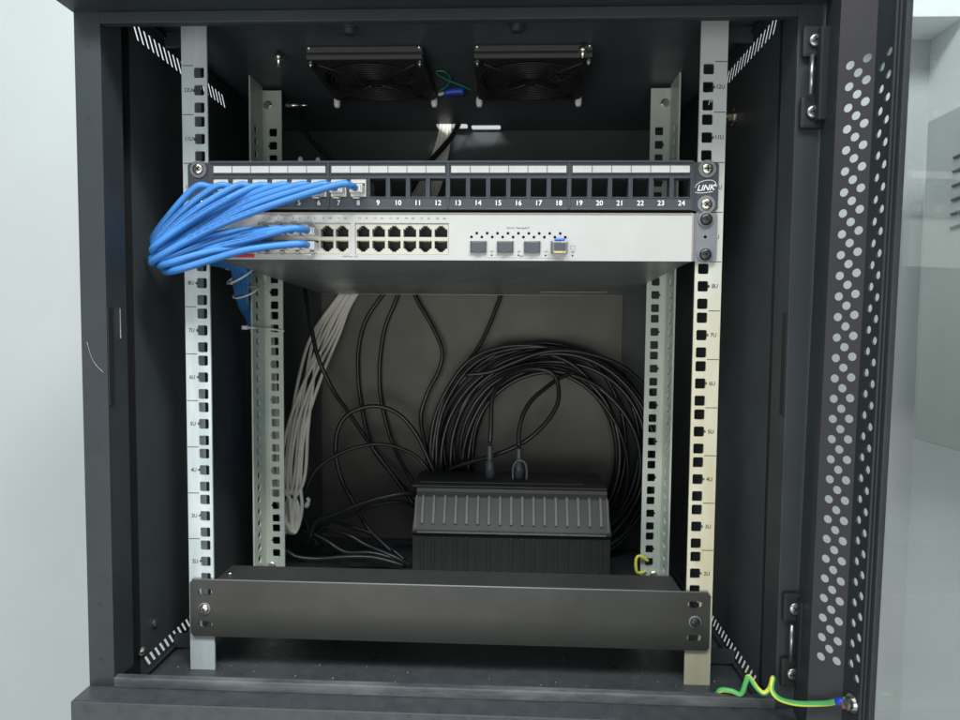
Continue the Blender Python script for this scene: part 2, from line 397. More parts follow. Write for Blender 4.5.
# the door, opened past a right angle: folded hinge edge, two perforated faces, glass
Z0, Z1 = -34, 566
def face(m, a, b, holes, t=.7, z0=Z0, z1=Z1):
    a, b = Vector((*a, 0)), Vector((*b, 0)); d = b-a; u = d.normalized(); n = Vector((-u.y, u.x, 0))
    m.plate(rect(0, d.length, z0, z1), holes, a, u, Z_, n, t); return m
PH, P1, P2, P3, P4, P5 = (297.5, -77), (293, -109.5), (308.5, -129.5), (310.5, -150), (312, -158.4), (333, -640)
lean[0] = True
door = MB(); face(door, PH, P1, [])
do = door.build('door_edge', 'black', cab)
hs = []
for i in range(30):
    zz = 50.5+i*15-1
    for c_, dz in ((8.3, 0), (19.8, 1.5)): 
        if i < 30: hs.append(circ(c_, zz+dz, 3.05, 16))
    if i < 29: hs.append(circ(14.0, zz+8.2, 3.05, 16))
mm = MB(); face(mm, P1, P2, hs); mm.build('perforated_strip', 'strip', do)
hs = []
for i in range(30):
    zz = 48+i*15
    hs.append(circ(14, zz, 3.05, 16)); 
    if i < 29: hs.append(circ(7.2, zz+7.5, 3.05, 16))
mm = MB(); face(mm, P2, P3, hs, 1.5); mm.build('perforated_strip', 'black', do)
rg = MB(); rg.box(308, 313, -153, -150.2, Z0, Z1, .9); rg.box(309.4, 314, -155.4, -153.2, Z0, Z1, .8); rg.box(310.4, 316, -160, -155.6, Z0, Z1, .9)
rg.build('glass_frame', 'black', do)
d = Vector((P5[0]-P4[0], P5[1]-P4[1], 0)).normalized()
far = MB()
def along(s, e, w, z0, z1, m, off=0):
    a = Vector((*P4, 0))+d*s; b = Vector((*P4, 0))+d*e; n = Vector((-d.y, d.x, 0))
    p = [a+n*off, b+n*off, b+n*(off+w), a+n*(off+w)]
    m.add([q+Z_*z0 for q in p]+[q+Z_*z1 for q in p], [[0, 1, 2, 3], [7, 6, 5, 4], [0, 4, 5, 1], [1, 5, 6, 2], [2, 6, 7, 3], [3, 7, 4, 0]])
along(400, 475, 18, Z0, Z1, far, -4); along(0, 399, 12, 545, Z1, far, -3); along(0, 399, 12, Z0, -12, far, -3)
far.build('outer_frame', 'black', do)
g = MB(); along(-3, 400, 4, -11, 544, g, 1.5); g.build('glass_pane', 'glass', do); lean[0] = False

# ------------------------------------------------------------------ fans in the roof
for x, lab in ((-95.5, 'square black roof fan left of the blue-sleeved fan wiring'), (78, 'square black roof fan right of the blue-sleeved fan wiring')):
    t = thing('cooling_fan', lab, 'fan', (x, 138, 567), 'cooling fans under the cabinet roof')
    MB().plate(rect(-61, 61, -61, 61, 5), [circ(0, 0, 56, 40)], (x, 138, 568), X_, Y_, Z_, 13.5).box(x-61.5, x+61.5, 76.3, 77.3, 573, 575, .2).build('housing', 'fan', t)
    MB().box(x-60, x+60, 76.0, 76.25, 568.6, 572.6, .05).box(x-60, x+60, 76.0, 76.25, 575.4, 581, .05).build('lit_front_strip', 'fanf', t)  # thin strips carry the painted light on the fan front
    rt = MB().lathe((x, 138, 570), (0, 0, 1), [(0, 20), (10, 20)], 24)
    for k in range(7):
        a = k*2*math.pi/7
        p = [(18, 0), (53, -6), (53, 14), (18, 12)]
        q = [(x+r*math.cos(a)-s_*math.sin(a), 138+r*math.sin(a)+s_*math.cos(a)) for r, s_ in p]
        zz = (572, 572, 579, 579)
        rt.add([(*q[i], zz[i]) for i in range(4)]+[(*q[i], zz[i]+1) for i in range(4)], [[0, 1, 2, 3], [7, 6, 5, 4], [0, 4, 5, 1], [1, 5, 6, 2], [2, 6, 7, 3], [3, 7, 4, 0]])
    rt.build('rotor', 'fan', t)
    gd = MB()
    for r in range(14, 56, 5): gd.tube([(x+r*math.cos(a*math.pi/24), 138+r*math.sin(a*math.pi/24), 566.6) for a in range(49)], .55, 6, 1)
    for k in range(4):
        a = k*math.pi/2+math.pi/4; gd.cyl((x+8*math.cos(a), 138+8*math.sin(a), 566.2), (x+72*math.cos(a), 138+72*math.sin(a), 567), .7, 6)
    gd.build('finger_guard', 'fan', t)
    for sx in (-1, 1):
        MB().lathe((x+sx*57, 81, 582), (0, 0, -1), [(0, 1.6), (9, 1.6), (9, 1.6), (15, 1.6), (15, 3.4), (18, 3.4), (18, 1.6), (20, 1.4)], 10).cyl((x+sx*57, 75.5, 582), (x+sx*57, 75.5, 578), 1.8, 8).build('bolt', 'steel', t)
        MB().lathe((x+sx*60.5+(-3 if x < 0 else 0), 211, 577), (0, 0, -1), [(0, 2), (3, 4), (10, 4), (13, 2.6)], 10).build('nylon_nut', 'tie', t)

# sleeve and thin green wires between the fans
t = thing('fan_wiring', 'blue sleeved wire joint with thin green wires between the two roof fans', 'wiring', (-15, 215, 560))
MB().tube([at(444, 93, 200), at(455, 91.5, 200), at(464, 91.5, 200)], 4.6, 12, 4).tube([at(449, 88, 206), at(456, 86, 206), at(463, 88, 206)], 3.6, 12, 4).build('sleeve', 'sleeve', t)
MB().tube([at(438, 92, 190), at(447, 86, 176), at(450, 78, 155), at(445, 72, 138), at(438, 71, 136), at(437, 74, 142), at(447, 80, 158), at(460, 85, 172), at(471, 90, 186)], .8, 8, 8).build('wire', 'dgreen', t)
MB().tube([at(438, 95, 200), at(444, 93, 200)], 2, 8, 2).build('wire_end', 'tie', t)

# ------------------------------------------------------------------ patch panel
pp = thing('patch_panel', 'black 24-port patch panel with numbered ports and white label strips', 'patch panel', (0, 10, 400.4))
px = [-64-8*18.22+i*18.22 for i in range(24)]
holes = [rect(x-7.2, x+7.2, 412.2, 428.6) for x in px]
MB().plate(rect(-219.5, 218.5, 400.6, 444.2), holes, (0, -8, 0), X_, Z_, Y_, 2).box(-219.5, -218, -6, 20, 400.6, 444.2).box(217, 218.5, -6, 20, 400.6, 444.2).box(-218, 217, -6, 24, 442.6, 444.2).box(-218, 217, -6, 24, 400.6, 402.2).build('faceplate', 'panel', pp)
fr = MB()
for x in px:   # bezel collars round the openings
    for a in ((x-8.3, x-7.3, 411.4, 429.4), (x+7.3, x+8.3, 411.4, 429.4), (x-7.3, x+7.3, 428.7, 429.4), (x-7.3, x+7.3, 411.4, 412.1)):
        fr.box(a[0], a[1], -8.8, 2, a[2], a[3], .15)
for xd in (-109.4, 0, 109.2): fr.box(xd-.9, xd+.9, -9.2, -8.05, 400.6, 444.2, .2)
fr.box(-219.5, 218.5, -9.4, -8.05, 442.4, 444.2, .3); fr.box(-219.5, 218.5, -9.2, -8.05, 400.6, 402, .3)
fr.build('port_frames', 'panel', pp)
ear = MB().plate(rect(-243, -219.7, 400.8, 444, 2), [], (0, -3, 0), X_, Z_, Y_, 2.6); ear.box(-221, -219.6, -8, -3.1, 400.8, 444, .2); ear.build('ear', 'panel', pp)
ear = MB().plate(rect(218.8, 243, 400.8, 444, 2), [], (0, -3, 0), X_, Z_, Y_, 2.6); ear.box(218.7, 220, -8, -3.1, 400.8, 444, .2); ear = ear.build('ear', 'panel', pp)
lg = MB().text('LINK', 7.2, 231.5, -3.2, 421.2, ext=.08, shear=.35, tilt=.06, sx=1.0, bold=.12)
lg.text('\u00ae', 3, 241, -3.2, 423.2, ext=.05)
lg.tube([(231.5+9*math.cos(a), -3.2, 423.3+4.6*math.sin(a)+1.6*math.cos(a)) for a in [x_*.22-.5 for x_ in range(18)]], .28, 6, 2)
lg.tube([(222, -3.2, 417.4), (226, -3.2, 416.6), (232, -3.2, 417), (238, -3.2, 418)], .3, 6, 4)
lg.build('brand_mark', 'white', ear)
for gi, gx in enumerate((0, 6, 12, 18)):
    x0 = px[gx]-6.2; x1 = px[gx+5]+6.4
    hw = (x1-x0)/6; q = MB(); c = MB()
    q.box(x0, x1, -8.9, -8.1, 433.6, 439.8, .2)
    for k in range(1, 6): c.box(x0+k*hw-.3, x0+k*hw+.3, -9.05, -8.92, 433.8, 439.6)
    c.box(x0-.7, x1+.7, -9.3, -8.15, 440, 440.8, .1); c.box(x0-.7, x1+.7, -9.3, -8.15, 432.6, 433.4, .1)
    o = q.build('label_strip', 'label', pp); c.build('divider', 'panel', o)
q = MB()
for i, x in enumerate(px): q.text(str(i+1), 6.4, x, -8.1, 406.6, ext=.08, bold=.06)
q.build('port_numbers', 'white', pp)
for i in range(8):
    x = px[i]; j = MB()
    for a in ((x-7.1, x-5.9, 412.4, 428.4), (x+5.9, x+7.1, 412.4, 428.4), (x-5.9, x+5.9, 424.6, 428.4), (x-5.9, x+5.9, 412.4, 414.6)): j.box(a[0], a[1], -7.6, 12, a[2], a[3], .2)
    j.box(x-5.9, x+5.9, 9, 12, 414.6, 424.6); j.build('keystone_jack', 'jack', pp)
screw((-232.5, -3.2, 438), pp, 'brass', 5, 8); screw((-232.5, -3.2, 406.4), pp, 'brass', 5, 8)
screw((232.5, -3.2, 438), pp, 'brass', 5, 8); screw((232.5, -3.2, 406.4), pp, 'brass', 5, 8)

# ------------------------------------------------------------------ switch
sw = thing('network_switch', 'pale grey 24-port rack switch with four fibre slots under the patch panel', 'switch', (0, 170, 340))
def sag(v): v = Vector(v); v.z -= 15*max(0, v.y)/350; return v
MB().box(-219.5, 220.5, 13, 350, 355.6, 398, .6, xf=sag).box(-219.5, 220.5, -4, 12.9, 355.6, 356.6, xf=sag).box(-219.5, 220.5, -4, 12.9, 397, 398, xf=sag).box(-219.5, -218.6, -4, 12.9, 356.7, 396.9, xf=sag).box(219.6, 220.5, -4, 12.9, 356.7, 396.9, xf=sag).box(-219.5, 220.5, 350.2, 351.2, 355.2, 357.4, .2, xf=sag).build('chassis', 'chassis', sw)
prow = (381.4, 367.4); b1 = [-77.9-8.4-15*0-19.3+0 for _ in ()]
pcols = [-77.9+i*14.0 for i in range(6)]; pcols1 = [-167.9+(i)*14.0 for i in range(-1, 5)]
holes = []
def porthole(x, z, up):
    s = 1 if up else -1
    P = [(-5.9, -4.6), (5.9, -4.6), (5.9, 2.6), (3.9, 2.6), (3.9, 4.2), (2.2, 4.2), (2.2, 5.6), (-2.2, 5.6), (-2.2, 4.2), (-3.9, 4.2), (-3.9, 2.6), (-5.9, 2.6)]
    P = [(x+a, z+s*b_) for a, b_ in P]
    return P if up else P[::-1]
B = [(-176.0, -89.4), (-85.6, 0.6)]
for x0, x1 in B: holes.append(rect(x0, x1, 360.4, 388.8))
sfx = [27.8, 52.2, 76.7, 101.1]
for x in sfx: holes.append(rect(x-7.6, x+7.6, 361.8, 372.8))
vh = [(26.2+i*9.46, 379.8) for i in range(9)]+[(21.4+i*9.46, 376.4) for i in range(10)]
leds = [(x+12.2, 360) for x in sfx]
for x, z in vh: holes.append(circ(x, z, 1.35, 12))
for x, z in leds: holes.append(circ(x, z, .85, 10))
MB().plate(rect(-219.8, 220.8, 355.2, 398.2, .6), holes, (0, -6.4, 0), X_, Z_, Y_, 2.2).build('front_panel', 'switch', sw)
MB().box(-219, 220, -7.0, -6.4, 396.8, 398.3, .2).box(219.6, 221, -7.0, -6.4, 355.2, 396.6, .2).build('front_rim', 'rim', sw)
for bi, (x0, x1) in enumerate(B):
    cols = pcols1 if bi == 0 else pcols
    cols = [x0+7.2+(x1-x0-14.4)/5*i for i in range(6)] if bi else [x0+9.5+13.98*i+1.6 for i in range(6)]
    if bi == 0: cols0 = [-167.9+14.0*i for i in range(6)]; cols = cols0
    hh = [porthole(x, 380.9, True) for x in cols]+[porthole(x, 368.3, False) for x in cols]
    o = MB().plate(rect(x0+.3, x1-.3, 360.7, 388.5), hh, (0, -5.2, 0), X_, Z_, Y_, 8).build('port_block', 'shield', sw)
    q = MB().box(x0, x1, 9, 10, 360.7, 388.5)
    q.build('port_cavity', 'dark', o)
    pn = MB()
    for x in cols:
        for k in range(7): pn.box(x-3.4+k*1.1, x-3.0+k*1.1, 1, 8, 375.9, 376.5); pn.box(x-3.4+k*1.1, x-3.0+k*1.1, 1, 8, 372.6, 373.2)
    pn.build('contacts', 'gold', o)
    if bi == 0: COLS1 = cols
    n = MB()
    for i, x in enumerate(cols):
        n.text('%d' % (bi*12+2*i+1), 2.6, x-3.1, -6.5, 393, ext=.04); n.text('%d' % (bi*12+2*i+2), 2.6, x+3.1, -6.5, 393, ext=.04)
    n.build('port_numbers', 'print', sw)
q = MB().text('On:Link  Flashing:ACT', 2.3, 63.7, -6.5, 384.6, ext=.04)
q.text('On:Link  Flashing:ACT', 2.3, -154, -6.5, 395.6, ext=.04)
q.text('PoE Port 1-24', 2.4, -90, -6.5, 358.2, ext=.04)
for i, x in enumerate(sfx): q.text('%dF' % (25+i), 2.3, x+12.4, -6.5, 363.2, ext=.04)
q.box(34, 101, -6.48, -6.42, 357.6, 357.8); q.box(34, 34.2, -6.48, -6.42, 357.6, 358.6); q.box(100.8, 101, -6.48, -6.42, 357.6, 358.6)
q.text('SFP', 2.2, 67, -6.5, 359, ext=.04)
q.box(111.2, 115.4, -6.48, -6.42, 368.6, 368.9); q.box(111.2, 111.5, -6.48, -6.42, 365.6, 368.6); q.box(115.1, 115.4, -6.48, -6.42, 365.6, 368.6); q.box(111.2, 115.4, -6.48, -6.42, 365.4, 365.6)
q.build('printed_legends', 'print', sw)
for i, x in enumerate(sfx):
    c = MB()
    for a in ((x-7.5, x-6.9, 361.9, 372.7), (x+6.9, x+7.5, 361.9, 372.7), (x-6.9, x+6.9, 372.1, 372.7), (x-6.9, x+6.9, 361.9, 362.5)): c.box(a[0], a[1], -8.4, 10, a[2], a[3], .1)
    o = c.build('fibre_slot', 'cage', sw)
    if i < 3: MB().box(x-6.7, x+6.7, -9.4, 6, 362.7, 371.9, .7).box(x-2.6, x+2.6, -9.9, -9.4, 361.7, 363, .2).build('dust_plug', 'plugb', o)
    else:
        MB().box(x-6.7, x+6.7, -14.5, 6, 362.7, 371.7, .5).build('transceiver', 'cage', o)
        MB().box(x-5, x+5, -15.2, -14.6, 363.6, 370.5, .3).build('receptacle', 'plugb', o)
        MB().box(x-4.6, x+4.6, -14, -8, 372.4, 374.6, .8).build('release_latch', 'bluel', o)
        MB().box(x-5.6, x+5.6, -15, -13, 361.4, 362.5, .2).build('bail', 'gold', o)
MB().box(-219, -179.6, -6.9, -6.42, 356.8, 360.2, .2).build('badge', 'red', sw)
for sgn in (-1, 1):
    e = MB().plate([(x*sgn, z) for x, z in rect(221.3, 243, 355.6, 398.6, 1.5)][::sgn], [circ(232.5*sgn, 377.6, 1.5, 12)], (0, -3.4, 0), X_, Z_, Y_, 2.6)
    e.box(min(221*sgn, 223*sgn), max(221*sgn, 223*sgn), -.6, 30, 356, 398)
    o = e.build('mounting_ear', 'ear', sw)
    for z in (393, 361.6): screw((232.5*sgn, -3.6, z), o, 'blackm', 5.4, 7.2, h=3.4)
q = MB()
for _ in range(16):
    x, y = random.uniform(-200, 210), random.uniform(20, 320); z = sag((x, y, 355.5)).z
    q.lathe((x, y, z), (0, 0, -1), [(0, 1.3), (.4, 1.0)], 8)
q.build('rivets', 'steel', sw)
q = MB().add([sag((x, y, 355.2)) for x, y in ((100, 300), (192, 297), (192, 340), (100, 343))]+[sag((x, y, 355.5)) for x, y in ((100, 300), (192, 297), (192, 340), (100, 343))], [[0, 1, 2, 3], [7, 6, 5, 4], [0, 4, 5, 1], [1, 5, 6, 2], [2, 6, 7, 3], [3, 7, 4, 0]])
q.build('rating_label', 'sticker', sw)

# ------------------------------------------------------------------ blanking tray at the bottom
bt = thing('blanking_plate', 'wide plain black blanking plate screwed across the bottom of the rack', 'blanking plate', (0, 10, -5))
hs = []
for sgn in (-1, 1):
    for z in (38.1, 6.4):
        L = [(232.5*sgn+a, z+b_) for a, b_ in [(-4, -3.2), (4, -3.2), (6.2, -2.2), (7.2, 0), (6.2, 2.2), (4, 3.2), (-4, 3.2), (-6.2, 2.2), (-7.2, 0), (-6.2, -2.2)]]
        hs.append(L)
MB().plate(rect(-247, 246.5, -5.4, 50, 3), hs, (0, -3.2, 0), X_, Z_, Y_, 2).build('front_face', 'blankp', bt)
MB().box(-222, 220, -1.2, 36, 48.4, 49.9, .5).box(-222, 220, 34.6, 36, 30, 48.3, .3).box(-222, -220.6, -1.2, 34.5, 0, 48.3).box(218.6, 220, -1.2, 34.5, 0, 48.3).build('top_fold', 'blankp', bt)
screw((-232.5, -3.4, 22.2), bt, 'brass', 4.6, 5.8); screw((232.5, -3.4, 22.2), bt, 'blackm', 4.6, 5.8)
MB().tube([(-245, -2.6, 50), (0, -2.6, 50.05), (244.5, -2.6, 50)], .75, 8, 1).build('edge_highlight', 'ear', bt)  # highlight along the top edge, made as a paler tube
MB().cyl((-214, 12, 50), (-214, 12, 52), 2.5, 10).build('rivet', 'steel', bt)

# ------------------------------------------------------------------ blue patch cables
KX = [at(153+1.1*(k % 3), 240+2.9*k, -16-9*(k % 4)) for k in range(8)]+[at(157+2.3*k, 260+1.6*k, -14-10*(k % 4)) for k in range(8)]
def plug(x, z, ytip, sgn, root):       # sgn: side of the latch, -1 below, +1 above
    p = MB(); p.box(x-5.8, x+5.8, ytip-22, ytip, z-3.3*1-.4, z+3.6, .5); p.box(x-4.3, x+4.3, ytip-24, ytip-21.8, z-3, z+3, .4)
    o = p.build('plug', 'clear', root)
    l = MB(); z0 = z+sgn*4.2; z1 = z+sgn*8.2; y0, y1 = ytip-3, ytip-22
    l.add([(x+a, y, zz) for a in (-2.8, 2.8) for y, zz in ((y0, z0), (y1, z1), (y1, z1+sgn*.9), (y0, z0+sgn*.9))], [[0, 1, 2, 3], [7, 6, 5, 4], [0, 4, 5, 1], [1, 5, 6, 2], [2, 6, 7, 3], [3, 7, 4, 0]])
    l.build('latch', 'clear', o)
    c = MB()
    for k in range(8): c.box(x-3.6+k*1.02-.2, x-3.6+k*1.02+.2, ytip-9, ytip-.5, z-sgn*3.5-.3, z-sgn*3.5+.3)
    c.build('contacts', 'gold', o)
names = ['first', 'second', 'third', 'fourth', 'fifth', 'sixth', 'seventh', 'eighth']
def blue(x, z, yex, k, lift, fr, label, sgn):
    root = thing('patch_cable', label, 'cable', (x, -10, z-8), 'blue patch cables looping round the left rail')
    plug(x, z, 4, sgn, root)
    kx, ky, kz = KX[k]; A = Vector((x, -19, z)); Bp = Vector((x-2.5, yex+4, z-.6)); C = Vector((x-13, yex, z-1.6))
    K = Vector((kx, ky, kz)); P = [A, Bp, C]
    if (C-K).length > 55:
        for t_ in ((.35, .68) if (C-K).length > 90 else (.5,)):
            q = C.lerp(K, t_); q.z += lift*4*t_*(1-t_)*(1-.35*t_); q.y -= 4*math.sin(math.pi*t_)
            q.z += random.uniform(-2.2, 2.2); q.y += random.uniform(-2, 2); P.append(q)
    P += [K, Vector((-261.5-1.2*(k % 4), -6, kz*.8+72)), Vector((-265+1.5*(k % 3), 16, kz*.5+181))]
    a_, b_ = (k % 4)-1.5, (k//4)-1.5
    P += [Vector((-265+b_*3, 44, 366+a_*5)), Vector(at(236+a_*3.5+b_*2, 266+b_*2, 66+b_*4)), Vector(at(241+a_*3.5, 284+b_*2, 100+b_*5)), Vector(at(243.5+a_*1.8, 303+b_*2, 148+b_*3)),
          Vector(at(252+a_*1.5, 324, 205+b_*5)), Vector(at(257+a_*1.5, 350, 225+b_*5)), Vector(at(258+a_*1.5, 470, 228+b_*5))]
    jk = MB().tube(P, 3.1, 12, 8); jo = jk.build('jacket', 'blue', root)
    if k < 8 or k % 2 == 0:
        pr_ = MB(); n0 = 20+random.randint(0, 6)
        for i in range(n0, min(n0+9, len(jk.Q)-2)):
            q = jk.Q[i]; t_ = (jk.Q[i+1]-q).normalized(); sd = (Vector((0, -1, .35))-t_*t_.dot(Vector((0, -1, .35)))).normalized(); up_ = t_.cross(sd)
            for w_ in range(3):
                c_ = q+t_*(w_*1.9)+sd*3.14; l_ = random.uniform(.4, .8)
                pr_.add([c_-t_*l_-up_*.55, c_+t_*l_-up_*.55, c_+t_*l_+up_*.55, c_-t_*l_+up_*.55], [[0, 1, 2, 3]])
        pr_.build('jacket_print', 'bprint', jo)
for i in range(8):
    blue(px[i], 418, -29-i*1.1, i, 2+i*.9, i*3, 'blue patch cable plugged into port %d of the patch panel, %s in the row' % (i+1, names[i]), -1)
for c in range(4):
    for r_ in range(2):
        x = COLS1[c+1-1+0]; z = 381 if r_ == 0 else 368
        blue(x, z-1, -29-c*2.5+(2 if r_ else 0), 8+c*2+r_, 5-r_*2, c*3, 'blue patch cable in the %s switch port from the left of the %s row' % (names[c], 'upper' if r_ == 0 else 'lower'), 1 if r_ == 0 else -1)

# cable ties
def tie(c, rad, ax, tail, label, sc=1.0):
    t = thing('cable_tie', label, 'cable tie', c, 'white nylon cable ties')
    m = MB(); ax = Vector(ax).normalized(); a = ax.orthogonal().normalized(); b_ = ax.cross(a)
    m.tube([Vector(c)+(a*math.cos(k*math.pi/12)+b_*math.sin(k*math.pi/12)*sc)*rad for k in range(25)], 1.1, 8, 1)
    m.build('strap', 'tie', t)
    h = MB(); tl = Vector(tail); h.box(tl.x-2.8, tl.x+2.8, tl.y-2.4, tl.y+2.4, tl.z-2.2, tl.z+2.2, .6); h.build('locking_head', 'tie', t)
tie(at(240, 276, 82), 15, (.5, .5, -1), at(229, 268, 72), 'white cable tie round the blue bundle, close under the switch')
tie(at(246, 292, 130), 15, (.3, .5, -1), at(234, 283, 112), 'white cable tie round the blue bundle, the lower one by the rear rail')
t = thing('cable_tie', 'white cable tie strapped round the left rear rail', 'cable tie', at(255, 328, 150), 'white nylon cable ties')
MB().tube([at(246, 327.5, 146), at(256, 328, 150), at(266, 328.5, 185), at(278, 330, 187), at(284, 331, 192)], 1.2, 8, 6).build('strap', 'tie', t)
MB().tube([at(242, 327.5, 144), at(248, 327.5, 145)], 2.6, 10, 2).build('locking_head', 'tie', t)

# ------------------------------------------------------------------ pale cables: roof entry, down behind the switch, hook, back up to the panel
for k in range(8):
    a = k/7; b2 = ((k*3+1) % 8)/7; j = lambda s=2: random.uniform(-s, s)
    P = [(-46+a*14, 352+j(3), 640), (-44+a*13, 350+j(3), 582), at(431+a*15, 160, 352+j(3)), at(410+a*24, 200, 355+j(3)), at(378+a*22, 245, 360), at(339+a*17, 296, 358+j()),
         at(312+a*27, 335, 340+j(4)), at(297+(.5*a+.5*b2)*26, 378, 310+j(6)), at(287+b2*21, 430, 275+j(6)), at(281+b2*23, 480, 250+j(5)), at(282+a*20, 510, 245+j(4)), at(287+a*8, 531+j(), 240+j(3)),
         at(281+a*5, 520, 228+j(3)), at(279-a*8, 480, 222+j(4)), at(277-a*10, 420, 220+j(4)), at(272-a*10, 330, 215), (-243+j(), 170+a*12, 385), (-236+j(), 110+a*20, 425)]
    x = px[k]
    P += [(x-18+j(), 82+j(6), (444 if k in (3, 4) else 422)+j(2)), (x-2, 60, (462 if k in (3, 4) else 430)+j(2)), (x, 36, 436), (x, 14, 420)]
    tag(MB().tube(P, 2.35, 10, 7).build('data_cable', 'wcable'), 'one of eight pale grey data cables hanging in a bundle at the left rear', 'cable', 'pale grey data cables')

# ------------------------------------------------------------------ black cables
def bc(pts, r, label, sub=8):
    return tag(MB().tube([p if len(p) == 3 and abs(p[1]) < 1e3 and isinstance(p, Vector) else at(*p) for p in pts], r, 10, sub).build('power_cable', 'bcable'), label, 'cable', 'loose black cables')
bc([(300, 255, 330), (305, 290, 312), (310, 320, 296), (318, 357, 284), (333, 390, 292), (349, 413, 310), (372, 447, 325), (395, 478, 320), (418, 512, 300), (432, 540, 290)], 3.0, 'black cable crossing in front of the pale bundle and running down diagonally')
bc([(395, 280, 362), (381, 297, 360), (366, 320, 360), (359, 345, 360), (358, 374, 360), (361, 402, 360), (371, 445, 355), (392, 474, 340), (413, 498, 320), (430, 530, 305)], 2.9, 'thin black cable hanging from the switch, left of a matching pair')
bc([(402, 280, 362), (396, 300, 360), (385, 328, 360), (380, 360, 360), (380, 390, 360), (385, 418, 358), (394, 447, 352), (410, 477, 330), (432, 505, 315)], 2.9, 'thin black cable hanging from the switch, right of a matching pair')
bc([(410, 280, 362), (417, 300, 358), (432, 326, 355), (442, 350, 352), (439, 370, 352), (428, 392, 350), (421, 415, 350), (424, 440, 345), (430, 462, 335), (436, 490, 315)], 3.0, 'black cable with a sharp sideways kink hanging below the switch')
bc([(505, 280, 362), (499, 300, 358), (489, 326, 352), (478, 348, 345), (466, 364, 335), (452, 382, 328), (440, 410, 325), (433, 450, 322), (432, 490, 315)], 3.0, 'black cable hanging straight down into the top left of the coil')
bc([(392, 552, 262), (368, 528, 280), (352, 500, 300), (342, 480, 300), (336, 455, 302), (338, 430, 305), (350, 413, 308), (374, 406, 312), (397, 413, 315), (415, 432, 316), (428, 458, 312), (440, 486, 305)], 3.1, 'black cable in the upper of two arches left of the coil')
bc([(318, 545, 262), (308, 527, 262), (303, 508, 264), (306, 490, 268), (318, 468, 275), (345, 451, 285), (378, 444, 292), (405, 450, 298), (422, 462, 300), (438, 486, 300)], 2.4, 'glossy black cable in the lower wide arch left of the coil')
bc([(310, 538, 255), (316, 522, 252), (335, 514, 250), (360, 504, 250), (385, 497, 252), (412, 494, 262), (440, 505, 290)], 3.4, 'thick black cable rising from the left floor towards the ribbed box')
bc([(305, 545, 265), (330, 522, 268), (352, 514, 268), (375, 505, 268), (400, 502, 272), (425, 510, 285)], 2.6, 'thin black cable lying just under the thick rising one')
fl = [([(262, 548, 240), (285, 551, 235), (297, 557, 232), (318, 559, 236), (348, 557, 240), (375, 558, 246), (405, 566, 250)], 3.2, 'black cable lying nearest the left rear rail on the floor'),
      ([(285, 540, 270), (305, 532, 262), (325, 540, 255), (345, 552, 250), (372, 553, 250), (400, 560, 250)], 3, 'black cable of the floor tangle, passing under the arch'),
      ([(300, 528, 280), (325, 530, 270), (348, 535, 262), (366, 545, 258), (392, 556, 250), (412, 566, 250)], 3, 'black cable of the floor tangle, dropping towards the ribbed box'),
      ([(330, 520, 285), (352, 527, 280), (372, 534, 276), (390, 548, 270), (405, 560, 262)], 2.6, 'black cable at the rear of the floor tangle')]
for p, r, l in fl: bc(p, r, l)
bc([(296, 100, 250), (300, 122, 240), (311, 140, 225), (327, 156, 210), (345, 175, 190)], 3.4, 'black cable curving down behind the patch panel at the upper left')
bc([(463, 112, 345), (455, 131, 340), (445, 145, 330), (430, 162, 320), (410, 190, 310)], 4.0, 'black cable leaving the roof opening across the pale cables')
# the coil
pts = []; turns = 16; N = 40
for i in range(turns*N+1):
    a = i/N*2*math.pi; k = i/N
    ph = k*2.399
    w = (.5+.5*math.sin(ph))
    rx = 72+40*w+2*math.sin(a*2+k); ry = 84+28*(.5+.5*math.sin(ph+.6))+2*math.cos(a*3+k)
    cx = 543+4*math.sin(k*1.3); cy = 456+3*math.cos(k*1.9)
    Yd = 318+34*(.5+.5*math.sin(ph*1.7+1.1))+5*math.sin(a+k)
    pts.append(at(cx-rx*math.sin(a), cy-ry*math.cos(a), min(Yd, 360)))
t = thing('cable_coil', 'large round coil of black cable leaning on the back panel', 'cable coil', at(543, 545, 335))
MB().tube(pts, 3.0, 8, 2).build('coiled_cable', 'bcable', t)
ex = MB()
for dd in ((430, 455, 350, 20), (436, 452, 356, 12)):
    a_, b_, c_, s_ = dd
    ex.tube([at(a_, 480, 320), at(a_+2, 430, 322), at(a_+14, 395, 324), at(a_+40, 366-s_*.3, 326), at(a_+80, 352-s_*.3, 330), at(a_+130, 350, 330), at(a_+175, 368, 332), at(a_+205, 400, 334), at(a_+220, 440, 336)], 2.9, 8, 7)
ex.tube([at(466, 375, 315), at(490, 372, 314), at(515, 362, 314), at(545, 352, 314), at(580, 352, 316), at(620, 365, 320), at(648, 390, 325), at(662, 420, 330)], 3, 8, 7)
ex.build('outer_turns', 'bcable', t)

